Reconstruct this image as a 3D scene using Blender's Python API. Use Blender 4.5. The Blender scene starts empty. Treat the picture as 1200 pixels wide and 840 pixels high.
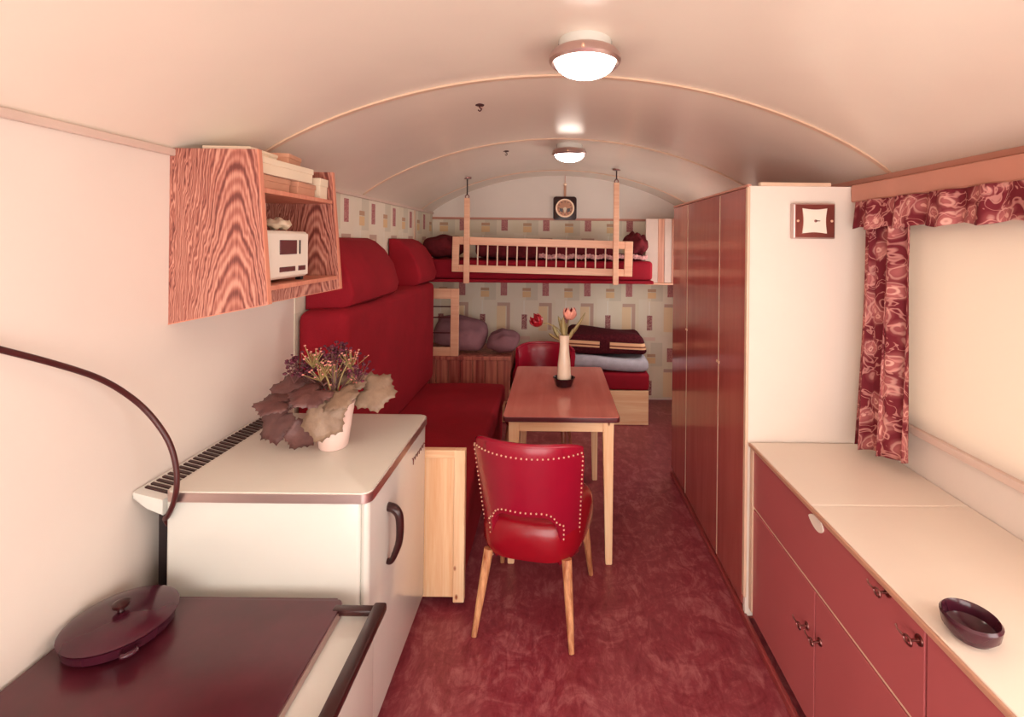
import bpy, bmesh, math, random
from mathutils import Vector, Matrix, Euler
random.seed(7)
R = math.radians
C = bpy.context.scene.collection
S = bpy.context.scene

# ------------------------------------------------------------------ camera
F = 560.0; VX, VY = 650.0, 283.0; EYE = 1.6; ROLL = R(0.6)
cam = bpy.data.cameras.new('camera'); co = bpy.data.objects.new('camera', cam); C.objects.link(co)
co.location = (0, 0, EYE); co.rotation_euler = (R(90), -ROLL, 0)
cam.sensor_width = 36; cam.lens = F / 1200 * 36
cam.shift_x = -(VX - 600) / 1200; cam.shift_y = -(420 - VY) / 1200
cam.clip_start = 0.05; S.camera = co

# ------------------------------------------------------------------ sky, daylight, exposure
w = bpy.data.worlds.new('overcast_sky'); S.world = w; w.use_nodes = True
bg = w.node_tree.nodes['Background']; bg.inputs[0].default_value = (1.0, 0.945, 0.885, 1); bg.inputs[1].default_value = 5.6
def portal(name, loc, rot, sx, sy):                       # guides sky light through a window opening
    l = bpy.data.lights.new(name, 'AREA'); l.shape = 'RECTANGLE'; l.size = sx; l.size_y = sy
    l.cycles.is_portal = True
    o = bpy.data.objects.new(name, l); C.objects.link(o); o.location = loc; o.rotation_euler = rot
portal('daylight_portal', (1.44, 0.05, 1.30), (0, R(90), 0), 0.80, 1.50)  # for the added window near the camera
portal('daylight_portal', (1.44, 1.45, 1.30), (0, R(90), 0), 0.75, 1.00)
portal('daylight_portal', (1.44, 3.86, 1.35), (0, R(90), 0), 0.80, 0.80)  # for the added window behind the wardrobe
portal('daylight_portal', (0.05, -1.12, 0.95), (R(90), 0, 0), 2.0, 1.70)  # for the added opening behind the camera
S.view_settings.view_transform = 'Standard'; S.view_settings.look = 'None'
S.view_settings.exposure = 0.58; S.view_settings.gamma = 1; S.view_settings.use_curve_mapping = False

# ------------------------------------------------------------------ photo pixel -> place
cr, sr = math.cos(ROLL), math.sin(ROLL)
def unroll(px, py):
    dx, dy = px - VX, py - VY
    return dx * cr + dy * sr, -dx * sr + dy * cr
def at_y(px, py, y):
    u, v = unroll(px, py); s = F / y
    return Vector((u / s, y, EYE - v / s))
def at_x(px, py, x):
    u, v = unroll(px, py); s = u / x
    return Vector((x, F / s, EYE - v / s))
def at_z(px, py, z):
    u, v = unroll(px, py); s = v / (EYE - z)
    return Vector((u / s, F / s, z))

# ------------------------------------------------------------------ materials
def lin(c):
    f = lambda v: v / 12.92 if v <= .04045 else ((v + .055) / 1.055) ** 2.4
    return tuple(f(v / 255) for v in c) + (1,)
class NT:
    def __init__(s, name):
        s.m = bpy.data.materials.new(name); s.m.use_nodes = True
        s.t = s.m.node_tree; s.n = s.t.nodes; s.b = s.n['Principled BSDF']
    def add(s, typ, **kw):
        n = s.n.new(typ)
        for k, v in kw.items(): setattr(n, k, v)
        return n
    def link(s, a, b): s.t.links.new(a, b)
    def inp(s, node, i, v):
        if hasattr(v, 'default_value') or hasattr(v, 'is_output'): s.link(v, node.inputs[i])
        else: node.inputs[i].default_value = v
    def math(s, op, a, b=0.0, c=0.0):
        n = s.add('ShaderNodeMath', operation=op)
        for i, v in enumerate((a, b, c)): s.inp(n, i, v)
        return n.outputs[0]
    def noise(s, vec, scale, detail=4, rough=.55, dist=0.0):
        n = s.add('ShaderNodeTexNoise'); s.link(vec, n.inputs['Vector'])
        n.inputs['Scale'].default_value = scale; n.inputs['Detail'].default_value = detail
        n.inputs['Roughness'].default_value = rough; n.inputs['Distortion'].default_value = dist
        return n.outputs['Fac']
    def mix(s, fac, a, b):
        n = s.add('ShaderNodeMix', data_type='RGBA')
        s.inp(n, 0, fac); s.inp(n, 6, a); s.inp(n, 7, b)
        return n.outputs[2]
    def ramp(s, fac, stops):
        n = s.add('ShaderNodeValToRGB'); s.link(fac, n.inputs[0])
        e = n.color_ramp.elements
        while len(e) < len(stops): e.new(.5)
        for i, (p, c) in enumerate(stops): e[i].position = p; e[i].color = c
        return n.outputs[0]
    def obj(s): return s.add('ShaderNodeTexCoord').outputs['Object']
    def pos(s): return s.add('ShaderNodeNewGeometry').outputs['Position']
    def mapping(s, vec, scale=(1, 1, 1), loc=(0, 0, 0), rot=(0, 0, 0)):
        n = s.add('ShaderNodeMapping'); s.link(vec, n.inputs[0])
        n.inputs['Scale'].default_value = scale; n.inputs['Location'].default_value = loc; n.inputs['Rotation'].default_value = rot
        return n.outputs[0]
    def xyz(s, vec):
        n = s.add('ShaderNodeSeparateXYZ'); s.link(vec, n.inputs[0]); return n.outputs
    def bump(s, h, strength=.2, dist=.01):
        n = s.add('ShaderNodeBump'); s.link(h, n.inputs['Height'])
        n.inputs['Strength'].default_value = strength; n.inputs['Distance'].default_value = dist
        s.link(n.outputs[0], s.b.inputs['Normal'])
    def done(s, col=None, rough=.5, metal=0.0, spec=.5, coat=0.0):
        if col is not None: s.inp(s.b, 'Base Color', col)
        s.inp(s.b, 'Roughness', rough); s.b.inputs['Metallic'].default_value = metal
        s.b.inputs['Specular IOR Level'].default_value = spec; s.b.inputs['Coat Weight'].default_value = coat
        return s.m
def plain(name, c, rough=.5, metal=0.0, var=.12, scale=6, bump=0.0, spec=.5, coat=0.0):
    t = NT(name); v = t.obj(); n = t.noise(v, scale)
    a = lin(c); b = tuple(x * (1 - var) for x in a[:3]) + (1,); d = tuple(min(1, x * (1 + var)) for x in a[:3]) + (1,)
    col = t.ramp(n, [(.3, b), (.7, d)])
    if bump: t.bump(t.noise(v, scale * 25, 3), bump, .004)
    return t.done(col, rough, metal, spec, coat)
def wood(name, dark, light, axis='Z', rings=26, stretch=.08, rough=.4, spec=.4, coat=0.0, knots=False):
    t = NT(name); v = t.obj()
    sc = [1, 1, 1]; sc['XYZ'.index(axis)] = stretch
    mv = t.mapping(v, tuple(sc))
    n1 = t.noise(mv, rings, 5, .6, .6); n2 = t.noise(mv, rings * 5, 3)
    f = t.math('ADD', t.math('MULTIPLY', n1, .75), t.math('MULTIPLY', n2, .25))
    col = t.ramp(f, [(.34, lin(dark)), (.5, tuple((a + b) / 2 for a, b in zip(lin(dark), lin(light)))), (.64, lin(light))])
    if knots:
        vo = t.add('ShaderNodeTexVoronoi'); t.link(t.mapping(v, (3.0, 3.0, 1.6) if axis == 'Z' else (1.6, 3, 3), (.3, .1, .37)), vo.inputs['Vector'])
        k = t.ramp(vo.outputs['Distance'], [(.07, (1, 1, 1, 1)), (.13, (0, 0, 0, 1))])
        col = t.mix(k, col, lin((150, 78, 48)))
    return t.done(col, rough, 0, spec, coat)

M = {}
M['wall'] = plain('cream_wall_paint', (234, 220, 209), .55, var=.03, scale=2)
M['ceil'] = plain('cream_gloss_ceiling', (239, 224, 208), .22, var=.04, scale=1.5, spec=.55)
M['trim'] = plain('cream_trim', (224, 190, 164), .35, var=.05)
M['trim_rose'] = plain('rose_trim', (198, 134, 114), .4, var=.06)
M['trim_pale'] = plain('pale_moulding', (216, 190, 176), .4, var=.05)
M['skirting'] = plain('dark_red_skirting', (150, 62, 62), .35, var=.08)
M['edgeband'] = plain('brown_worktop_edge', (190, 142, 118), .35, var=.08)
M['white'] = plain('white_enamel', (214, 211, 203), .18, var=.02, scale=2, coat=.3)
M['white_top'] = plain('white_laminate_lid', (214, 208, 196), .16, var=.02, scale=3)
M['counter'] = plain('white_counter_laminate', (234, 219, 204), .3, var=.02, scale=3)
M['chrome'] = plain('brushed_metal_trim', (206, 182, 178), .36, 1.0, var=.05)
M['dark'] = plain('dark_brown_plastic', (52, 18, 18), .3, var=.15)
M['black'] = plain('black_paint', (26, 10, 14), .5, var=.2)
M['stove'] = plain('dark_stove_enamel', (78, 24, 36), .28, var=.25, scale=9, spec=.5)
M['plum'] = plain('plum_enamel', (66, 22, 36), .18, var=.2, scale=9)
M['fabric'] = plain('crimson_upholstery', (146, 24, 38), .85, var=.12, scale=5, bump=.35, spec=.2)
M['fabric2'] = plain('crimson_mattress_ticking', (138, 16, 34), .8, var=.12, scale=5, bump=.3, spec=.2)
M['vinyl'] = plain('crimson_vinyl', (146, 14, 42), .27, var=.08, scale=4, spec=.5, bump=.03)
M['vinyl_seat'] = plain('crimson_vinyl_seat', (144, 10, 28), .25, var=.08, scale=4, spec=.5, bump=.03)
M['brass'] = plain('pale_brass_nail', (240, 204, 176), .45, .6, var=.05)
M['pine'] = wood('pale_pine', (230, 176, 130), (246, 212, 172), 'Z', 22, .05, .42, knots=True)
M['pine_x'] = wood('pale_pine_board', (228, 172, 130), (245, 208, 166), 'X', 22, .05, .42)
M['rail'] = wood('varnished_pine_rail', (224, 162, 132), (240, 192, 158), 'X', 30, .05, .35)
M['legwood'] = wood('amber_beech_leg', (150, 78, 48), (232, 176, 128), 'Z', 30, .05, .3)
M['legdark'] = wood('brown_beech_leg', (120, 56, 44), (196, 124, 96), 'Z', 30, .05, .3)
M['veneer'] = wood('mahogany_veneer', (164, 80, 74), (180, 95, 86), 'Z', 7, .12, .17, .6, .25)
M['laminate'] = plain('rosewood_laminate', (176, 92, 94), .26, var=.06, scale=1.5, spec=.5)
M['tabletop'] = wood('red_brown_table_laminate', (188, 102, 94), (200, 116, 106), 'Y', 12, .1, .2, .5, .2)
M['tabedge'] = plain('dark_table_edge', (84, 28, 34), .35)
M['paper'] = plain('cream_card', (236, 216, 190), .7, var=.05)
M['tan'] = plain('tan_card', (206, 150, 122), .7, var=.1)
M['radio'] = plain('ivory_radio_plastic', (238, 226, 212), .35, var=.02)
M['dial'] = plain('dark_radio_dial', (96, 40, 44), .25)
M['blind'] = None
M['ceramic'] = plain('white_glazed_ceramic', (238, 214, 190), .22, var=.04, scale=8)
M['pot'] = plain('pale_pink_pot', (236, 206, 196), .4, var=.05, scale=8)
M['smoke'] = plain('dark_glass_dish', (44, 10, 18), .1, var=.2)
M['stem'] = plain('olive_stem', (150, 128, 80), .5, var=.15, scale=20)
M['tulipleaf'] = plain('olive_tulip_leaf', (158, 140, 92), .45, var=.18, scale=14)
M['petal_red'] = plain('red_tulip_petal', (158, 14, 30), .4, var=.2, scale=20)
M['petal_pink'] = plain('pink_tulip_petal', (240, 160, 140), .4, var=.2, scale=20)
M['bud'] = plain('pale_flower_bud', (216, 140, 130), .5, var=.3, scale=60)
M['purple'] = plain('dark_purple_floret', (86, 18, 44), .6, var=.4, scale=60)
M['quilt_blue'] = plain('pale_blue_quilt', (176, 172, 182), .9, var=.12, scale=14, bump=.4, spec=.1)
M['mauve'] = plain('mauve_pillow_cotton', (146, 104, 112), .9, var=.14, scale=9, bump=.35, spec=.1)
M['plumcloth'] = plain('plum_bedding', (98, 32, 38), .9, var=.3, scale=16, bump=.4, spec=.1)
M['lace'] = plain('pale_lace_edge', (206, 150, 148), .9, var=.4, scale=60, bump=.5)
M['cord'] = plain('dark_cord_rubber', (70, 22, 22), .4)
M['seam'] = plain('dark_gap', (70, 24, 24), .7)
M['steel'] = plain('dull_key_steel', (140, 96, 92), .3, 1.0)

def leaf_mat(name, a, b):
    t = NT(name); v = t.obj(); n = t.noise(v, 18, 4)
    t.bump(t.noise(v, 70, 3), .5, .004)
    return t.done(t.ramp(n, [(.3, lin(a)), (.7, lin(b))]), .5)
M['leaf_light'] = leaf_mat('olive_brown_leaf', (120, 94, 76), (152, 126, 104))
M['leaf_dark'] = leaf_mat('plum_brown_leaf', (82, 48, 48), (116, 76, 70))

def floor_mat():
    t = NT('mottled_red_linoleum'); p = t.pos()
    n = t.noise(p, 7, 6, .7, 1.2); n2 = t.noise(t.mapping(p, (1, .4, 1), rot=(0, 0, .5)), 30, 4, .7, 1)
    f = t.math('ADD', t.math('MULTIPLY', n, .6), t.math('MULTIPLY', n2, .4))
    col = t.ramp(f, [(.36, lin((122, 40, 52))), (.5, lin((144, 60, 70))), (.66, lin((176, 104, 108)))])
    t.bump(f, .06, .005)
    return t.done(col, t.ramp(f, [(.3, (.28,) * 3 + (1,)), (.7, (.42,) * 3 + (1,))]), 0, .45)
M['floor'] = floor_mat()

def zebra_mat():
    t = NT('zebra_grain_veneer'); o = t.obj(); v = t.xyz(o)
    nz = t.noise(t.mapping(o, (1, 1, .22)), 11, 4, .6)
    nl = t.noise(t.mapping(o, (1, 1, .12)), 5, 2)
    nf = t.noise(t.mapping(o, (1, 1, .04)), 210, 3, .7)
    d = t.math('ADD', t.math('SUBTRACT', v[0], .045), t.math('MULTIPLY', t.math('SUBTRACT', nz, .5), .09))
    f = t.math('ADD', v[2], t.math('MULTIPLY', t.math('MULTIPLY', d, d), 34.0))
    f = t.math('ADD', f, t.math('MULTIPLY', nl, .25))
    s1 = t.math('SINE', t.math('MULTIPLY', f, 128.0)); s2 = t.math('SINE', t.math('MULTIPLY', f, 61.0))
    g = t.math('ADD', t.math('MULTIPLY', s1, .13), t.math('MULTIPLY', s2, .10))
    g = t.math('ADD', g, t.math('MULTIPLY', nf, .62)); g = t.math('ADD', g, t.math('MULTIPLY', t.math('SUBTRACT', nl, .5), .35))
    col = t.ramp(g, [(.08, lin((112, 56, 50))), (.28, lin((166, 98, 84))), (.52, lin((208, 150, 130)))])
    return t.done(col, .32, 0, .5, .1)
M['zebra'] = zebra_mat()
M['zebra_edge'] = wood('rosy_edge_band', (206, 124, 100), (224, 150, 122), 'Z', 30, .05, .4)

def curtain_mat():
    t = NT('rose_print_curtain'); tc = t.add('ShaderNodeTexCoord').outputs['UV']
    d = t.add('ShaderNodeTexNoise'); t.link(tc, d.inputs['Vector']); d.inputs['Scale'].default_value = 9; d.inputs['Detail'].default_value = 2
    va = t.add('ShaderNodeVectorMath', operation='MULTIPLY_ADD'); t.link(d.outputs['Color'], va.inputs[0])
    va.inputs[1].default_value = (.07, .07, 0); t.link(tc, va.inputs[2])
    vo = t.add('ShaderNodeTexVoronoi'); t.link(va.outputs[0], vo.inputs['Vector']); vo.inputs['Scale'].default_value = 14
    vs = t.add('ShaderNodeTexVoronoi', feature='DISTANCE_TO_EDGE'); t.link(va.outputs[0], vs.inputs['Vector']); vs.inputs['Scale'].default_value = 34
    n2 = t.noise(va.outputs[0], 13, 2, .5, 1.2)
    cont = t.math('SINE', t.math('MULTIPLY', n2, 26.0))
    line = t.ramp(cont, [(.72, (0, 0, 0, 1)), (.97, (1, 1, 1, 1))])
    rings = t.ramp(t.math('SINE', t.math('ADD', t.math('MULTIPLY', vo.outputs['Distance'], 22.0), t.math('MULTIPLY', n2, 9.0))), [(.45, (0, 0, 0, 1)), (.95, (1, 1, 1, 1))])
    body = t.ramp(vo.outputs['Distance'], [(.3, (1, 1, 1, 1)), (.62, (0, 0, 0, 1))])
    col = t.mix(t.math('MULTIPLY', body, .7), lin((122, 40, 50)), lin((202, 120, 118)))
    col = t.mix(t.math('MULTIPLY', t.math('MULTIPLY', rings, body), .85), col, lin((238, 186, 172)))
    col = t.mix(t.math('MULTIPLY', line, .6), col, lin((230, 164, 154)))
    m = t.done(col, .8, 0, .2)
    tr = t.add('ShaderNodeBsdfTranslucent'); t.link(col, tr.inputs[0])
    mx = t.add('ShaderNodeMixShader'); mx.inputs[0].default_value = .12
    t.link(t.b.outputs[0], mx.inputs[1]); t.link(tr.outputs[0], mx.inputs[2])
    t.link(mx.outputs[0], t.n['Material Output'].inputs[0])
    return m
M['curtain'] = curtain_mat()
def blind_mat():
    t = NT('cream_window_blind')
    m = t.done(lin((238, 226, 212)), .9, 0, .1)
    tr = t.add('ShaderNodeBsdfTranslucent'); tr.inputs[0].default_value = lin((240, 228, 214))
    mx = t.add('ShaderNodeMixShader'); mx.inputs[0].default_value = .17
    t.link(t.b.outputs[0], mx.inputs[1]); t.link(tr.outputs[0], mx.inputs[2])
    t.link(mx.outputs[0], t.n['Material Output'].inputs[0])
    return m
M['blind'] = blind_mat()
def glass_mat():
    t = NT('window_pane_glass'); tr = t.add('ShaderNodeBsdfTransparent'); g = t.add('ShaderNodeBsdfGlossy'); g.inputs['Roughness'].default_value = .02
    mx = t.add('ShaderNodeMixShader'); mx.inputs[0].default_value = .06
    t.link(tr.outputs[0], mx.inputs[1]); t.link(g.outputs[0], mx.inputs[2]); t.link(mx.outputs[0], t.n['Material Output'].inputs[0])
    return t.m
M['glass'] = glass_mat()
def lamp_mat():
    t = NT('lit_opal_glass'); t.b.inputs['Emission Color'].default_value = (1, .88, .76, 1); t.b.inputs["Emission Strength"].default_value = 12
    return t.done(lin((245, 232, 214)), .25)
M['opal'] = lamp_mat()

def wallpaper(name, axis, off):
    t = NT(name); p = t.pos(); c = t.xyz(p)
    P, Q = .425, .66
    u = t.math('FLOORED_MODULO', t.math('ADD', c[axis], off), P)
    v = t.math('FLOORED_MODULO', c[2], Q)
    nz = t.noise(p, 3, 3)
    col = t.ramp(nz, [(.35, lin((226, 214, 190))), (.65, lin((234, 222, 204)))])
    sp = t.noise(p, 140, 2)
    def rect(col, u0, u1, z0, z1, c1, speck=None, k=1.0):
        uc, uh = (u0 + u1) / 2, (u1 - u0) / 2
        uu = t.math('FLOORED_MODULO', t.math('ADD', u, P * 1.5 - uc), P)
        vc, vh = (z0 + z1) / 2, (z1 - z0) / 2
        vv = t.math('FLOORED_MODULO', t.math('ADD', v, Q * 1.5 - vc), Q)
        m = t.math('MULTIPLY', t.math('COMPARE', uu, P / 2, uh), t.math('COMPARE', vv, Q / 2, vh))
        if speck is not None: c1 = t.ramp(sp, [(.42, lin(c1)), (.6, lin(speck))])
        else: c1 = lin(c1)
        if k < 1: m = t.math('MULTIPLY', m, k)
        return t.mix(m, col, c1)
    col = rect(col, .10, .19, .62, 1.02, (232, 222, 204), k=.7)
    col = rect(col, -.20, -.08, 1.0, 1.24, (206, 196, 176), k=.6)
    col = rect(col, -.07, .02, .69, .94, (234, 208, 170))
    col = rect(col, -.065, .065, .94, .974, (198, 166, 150))
    col = rect(col, .03, .065, .70, .974, (198, 166, 150))
    col = rect(col, .19, .275, 1.03, 1.09, (230, 196, 150))
    col = rect(col, .19, .275, 1.095, 1.125, (196, 158, 130))
    col = rect(col, -.033, .033, 1.045, 1.185, (170, 98, 104), (202, 148, 140))
    col = rect(col, .184, .239, .705, .855, (128, 60, 70), (204, 160, 150))
    col = rect(col, .20, .215, .86, 1.0, (236, 228, 214))
    col = rect(col, .10, .27, .60, .635, (226, 190, 176), k=.7)
    return t.done(col, .75, 0, .25)
M['paper_rear'] = wallpaper('geometric_wallpaper', 0, .087)
M['paper_left'] = wallpaper('geometric_wallpaper', 1, .12)

def blanket_mat():
    t = NT('striped_wool_blanket'); c = t.xyz(t.obj())
    a = t.math('COMPARE', c[2], .088, .027); b = t.math('MULTIPLY', a, t.ramp(t.noise(t.obj(), 16, 2), [(.42, (0, 0, 0, 1)), (.5, (1, 1, 1, 1))]))
    l = t.math('COMPARE', c[2], .062, .003)
    n = t.noise(t.obj(), 60, 3)
    col = t.ramp(n, [(.3, lin((58, 14, 24))), (.7, lin((88, 30, 36)))])
    side = t.math('GREATER_THAN', t.math('ABSOLUTE', c[0]), .045)
    col = t.mix(t.math('MULTIPLY', a, side), col, lin((226, 178, 140)))
    col = t.mix(t.math('MULTIPLY', t.math('COMPARE', c[2], .082, .006), side), col, lin((120, 60, 50)))
    t.bump(n, .5, .006)
    return t.done(col, .95, 0, .1)
M['blanket'] = blanket_mat()
def stripe_mat():
    t = NT('dark_red_plank_panel'); c = t.xyz(t.obj())
    n = t.noise(t.mapping(t.obj(), (1, 1, .04)), 26, 3)
    return t.done(t.ramp(n, [(.35, lin((140, 52, 50))), (.62, lin((206, 126, 106)))]), .4)
M['plank'] = stripe_mat()

# ------------------------------------------------------------------ mesh helpers
def link(o, parent=None):
    C.objects.link(o)
    if parent is not None: o.parent = parent
    return o
def obj(name, bm, mat, parent=None, loc=None, rot=None, smooth=None, mats=None):
    me = bpy.data.meshes.new(name); bmesh.ops.recalc_face_normals(bm, faces=bm.faces); bm.to_mesh(me); bm.free()
    for m in (mats or [mat]): me.materials.append(M[m] if isinstance(m, str) else m)
    if smooth is not None:
        me.polygons.foreach_set('use_smooth', [True] * len(me.polygons)); me.set_sharp_from_angle(angle=R(smooth))
    o = link(bpy.data.objects.new(name, me), parent)
    if loc is not None: o.location = loc
    if rot is not None: o.rotation_euler = rot
    return o
def tag(o, label, cat, group=None):
    o['label'] = label; o['category'] = cat
    if group: o['group'] = group
    return o
def struct(o): o['kind'] = 'structure'; return o
def stuff(o): o['kind'] = 'stuff'; return o
def thing(name, label, cat, loc=(0, 0, 0), rz=0.0, group=None):
    o = bpy.data.objects.new(name, None); o.empty_display_size = .05
    C.objects.link(o); o.location = loc; o.rotation_euler = (0, 0, rz)
    return tag(o, label, cat, group)
def bx(bm, x0, x1, y0, y1, z0, z1, bev=0.0, seg=2):
    r = bmesh.ops.create_cube(bm, size=1)
    vs = r['verts']
    for v in vs: v.co = Vector(((x0 + x1) / 2 + v.co.x * (x1 - x0), (y0 + y1) / 2 + v.co.y * (y1 - y0), (z0 + z1) / 2 + v.co.z * (z1 - z0)))
    if bev:
        es = list({e for v in vs for e in v.link_edges})
        bmesh.ops.bevel(bm, geom=es, offset=bev, segments=seg, profile=.5, affect='EDGES')
    return bm
def box(x0, x1, y0, y1, z0, z1, bev=0.0, seg=2): return bx(bmesh.new(), x0, x1, y0, y1, z0, z1, bev, seg)
def prism(bm, pts, axis, a, b, bev=0.0, seg=2):
    """pts: polygon in the two other axes (in xyz order), extruded along axis from a to b"""
    def mk(p, t):
        q = list(p); q.insert('xyz'.index(axis), t); return q
    A = [bm.verts.new(mk(p, a)) for p in pts]; B = [bm.verts.new(mk(p, b)) for p in pts]
    fs = [bm.faces.new(A[::-1]), bm.faces.new(B)]
    n = len(pts)
    for i in range(n): fs.append(bm.faces.new((A[i], A[(i + 1) % n], B[(i + 1) % n], B[i])))
    if bev:
        es = list({e for f in fs[:2] for e in f.edges})
        bmesh.ops.bevel(bm, geom=es, offset=bev, segments=seg, profile=.5, affect='EDGES')
    return bm
def tube(bm, pts, rad, seg=10, cap=True):
    pts = [Vector(p) for p in pts]; n = len(pts); rs = rad if isinstance(rad, (list, tuple)) else [rad] * n
    rings = []; up = None
    for i, p in enumerate(pts):
        d = (pts[min(i + 1, n - 1)] - pts[max(i - 1, 0)]).normalized()
        if up is None: up = Vector((0, 0, 1)) if abs(d.z) < .9 else Vector((1, 0, 0))
        a = d.cross(up).normalized(); b = a.cross(d).normalized(); up = b
        rings.append([bm.verts.new(p + (a * math.cos(2 * math.pi * k / seg) + b * math.sin(2 * math.pi * k / seg)) * rs[i]) for k in range(seg)])
    for i in range(n - 1):
        for k in range(seg): bm.faces.new((rings[i][k], rings[i][(k + 1) % seg], rings[i + 1][(k + 1) % seg], rings[i + 1][k]))
    if cap: bm.faces.new(rings[0][::-1]); bm.faces.new(rings[-1])
    return bm
def lathe(bm, prof, seg=32, c=(0, 0, 0), axis='z'):
    """prof: (r, h) pairs"""
    rings = []
    def pt(r, h, k):
        a = 2 * math.pi * k / seg; x, y = r * math.cos(a), r * math.sin(a)
        q = (x, y, h) if axis == 'z' else ((x, h, y) if axis == 'y' else (h, x, y))
        return Vector(c) + Vector(q)
    for r, h in prof:
        rings.append([bm.verts.new(pt(0, h, 0))] if r < 1e-6 else [bm.verts.new(pt(r, h, k)) for k in range(seg)])
    for A, B in zip(rings, rings[1:]):
        for k in range(seg):
            k2 = (k + 1) % seg
            if len(A) == 1 and len(B) == 1: continue
            if len(A) == 1: bm.faces.new((A[0], B[k2], B[k]))
            elif len(B) == 1: bm.faces.new((A[k], A[k2], B[0]))
            else: bm.faces.new((A[k], A[k2], B[k2], B[k]))
    return bm
def smoothpath(pts, n=8):
    pts = [Vector(p) for p in pts]; out = []
    P = [pts[0] * 2 - pts[1]] + pts + [pts[-1] * 2 - pts[-2]]
    for i in range(1, len(P) - 2):
        a, b, c, d = P[i - 1:i + 3]
        for k in range(n):
            t = k / n
            out.append(.5 * ((2 * b) + (c - a) * t + (2 * a - 5 * b + 4 * c - d) * t * t + (3 * b - a - 3 * c + d) * t ** 3))
    out.append(pts[-1]); return out
def pillow_bm(sx, sy, sz, nx=20, ny=14, crease=.012, e=.55, seed=0):
    """a stuffed cushion: two puffed sheets joined at a seam, lightly creased"""
    rnd = random.Random(seed); ph = [rnd.uniform(0, 6) for _ in range(6)]
    bm = bmesh.new(); G = {}
    for side in (1, -1):
        for i in range(nx + 1):
            for j in range(ny + 1):
                u, v = 2 * i / nx - 1, 2 * j / ny - 1
                edge = i in (0, nx) or j in (0, ny)
                if side == -1 and edge: G[side, i, j] = G[1, i, j]; continue
                h = ((1 - u * u) * (1 - v * v)) ** (e / 1.0) if not edge else 0
                w_ = crease * (math.sin(7 * u + ph[0] + 3 * v) + math.sin(9 * v - 4 * u + ph[1])) * (h ** .5)
                x = u * sx * (1 - .17 * v * v * abs(u)); y = v * sy * (1 - .17 * u * u * abs(v))
                G[side, i, j] = bm.verts.new((x, y, side * h * sz + w_))
    for side in (1, -1):
        for i in range(nx):
            for j in range(ny):
                q = [G[side, i, j], G[side, i + 1, j], G[side, i + 1, j + 1], G[side, i, j + 1]]
                if side == -1: q.reverse()
                try: bm.faces.new(q)
                except ValueError: pass
    return bm
def soft_box(x0, x1, y0, y1, z0, z1, r, amp=.006, seed=1, cuts=10):
    """rounded upholstery block with a slightly uneven surface"""
    bm = box(x0, x1, y0, y1, z0, z1, r, 4)
    bmesh.ops.subdivide_edges(bm, edges=[e for e in bm.edges if e.calc_length() > .12], cuts=cuts, use_grid_fill=True)
    for v in bm.verts:
        v.co += Vector((math.sin(9 * v.co.y + seed) * amp * .5, math.sin(8 * v.co.x + 2 * seed) * amp * .5, math.sin(11 * v.co.y + 7 * v.co.x + seed) * amp))
    return bm

# ------------------------------------------------------------------ the room
XL, XR, YB, YR = -1.25, 1.35, -1.05, 4.87
WT = 1.885
def roof(x):
    r = min(1.0, abs((x - .05) / 1.30)); return WT + .385 * (1 - r * r) ** .85
struct(obj('floor', box(XL - .06, XR + .06, YB - .06, YR + .06, -.06, 0), 'floor'))
bm = bmesh.new(); N = 48
xs = [.05 - 1.30 * math.cos(math.pi * i / N) for i in range(N + 1)]
prof = [(x, roof(x)) for x in xs]
prism(bm, prof + [(x, z + .05) for x, z in reversed(prof)], 'y', YB - .05, YR + .05)
struct(obj('ceiling', bm, 'ceil', smooth=40))
struct(obj('wall_left', box(XL - .06, XL, YB, YR, 0, WT), 'wall'))
lw = bpy.data.objects['wall_left']
obj('wallpaper', box(XL, XL + .004, 2.3, YR, .02, WT - .004), 'paper_left', lw)
# right wall with the curtained window and two unseen openings added for light
W1 = (.95, 1.95, .93, 1.68); W2 = (-.72, .78, .93, 1.72); W4 = (3.46, 4.26, .95, 1.72)
bm = bmesh.new()
bx(bm, XR, XR + .06, YB, YR, 0, .93); bx(bm, XR, XR + .06, YB, YR, 1.72, WT)
bx(bm, XR, XR + .06, YB, W2[0], .93, 1.72); bx(bm, XR, XR + .06, W2[1], W1[0], .93, 1.72)
bx(bm, XR, XR + .06, W1[1], W4[0], .93, 1.72); bx(bm, XR, XR + .06, W4[1], YR, .93, 1.72); bx(bm, XR, XR + .06, W4[0], W4[1], .93, .95); bx(bm, XR, XR + .06, W1[0], W1[1], 1.68, 1.72)
struct(obj('wall_right', bm, 'wall'))
# rear wall with arched top
bm = bmesh.new(); prism(bm, [(XL, 0), (XR, 0)] + [(x, roof(x)) for x in reversed(xs)], 'y', YR, YR + .06)
rw = struct(obj('wall_rear', bm, 'wall'))
obj('wallpaper', box(XL + .005, XR - .005, YR - .004, YR, .02, 1.82), 'paper_rear', rw)
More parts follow.
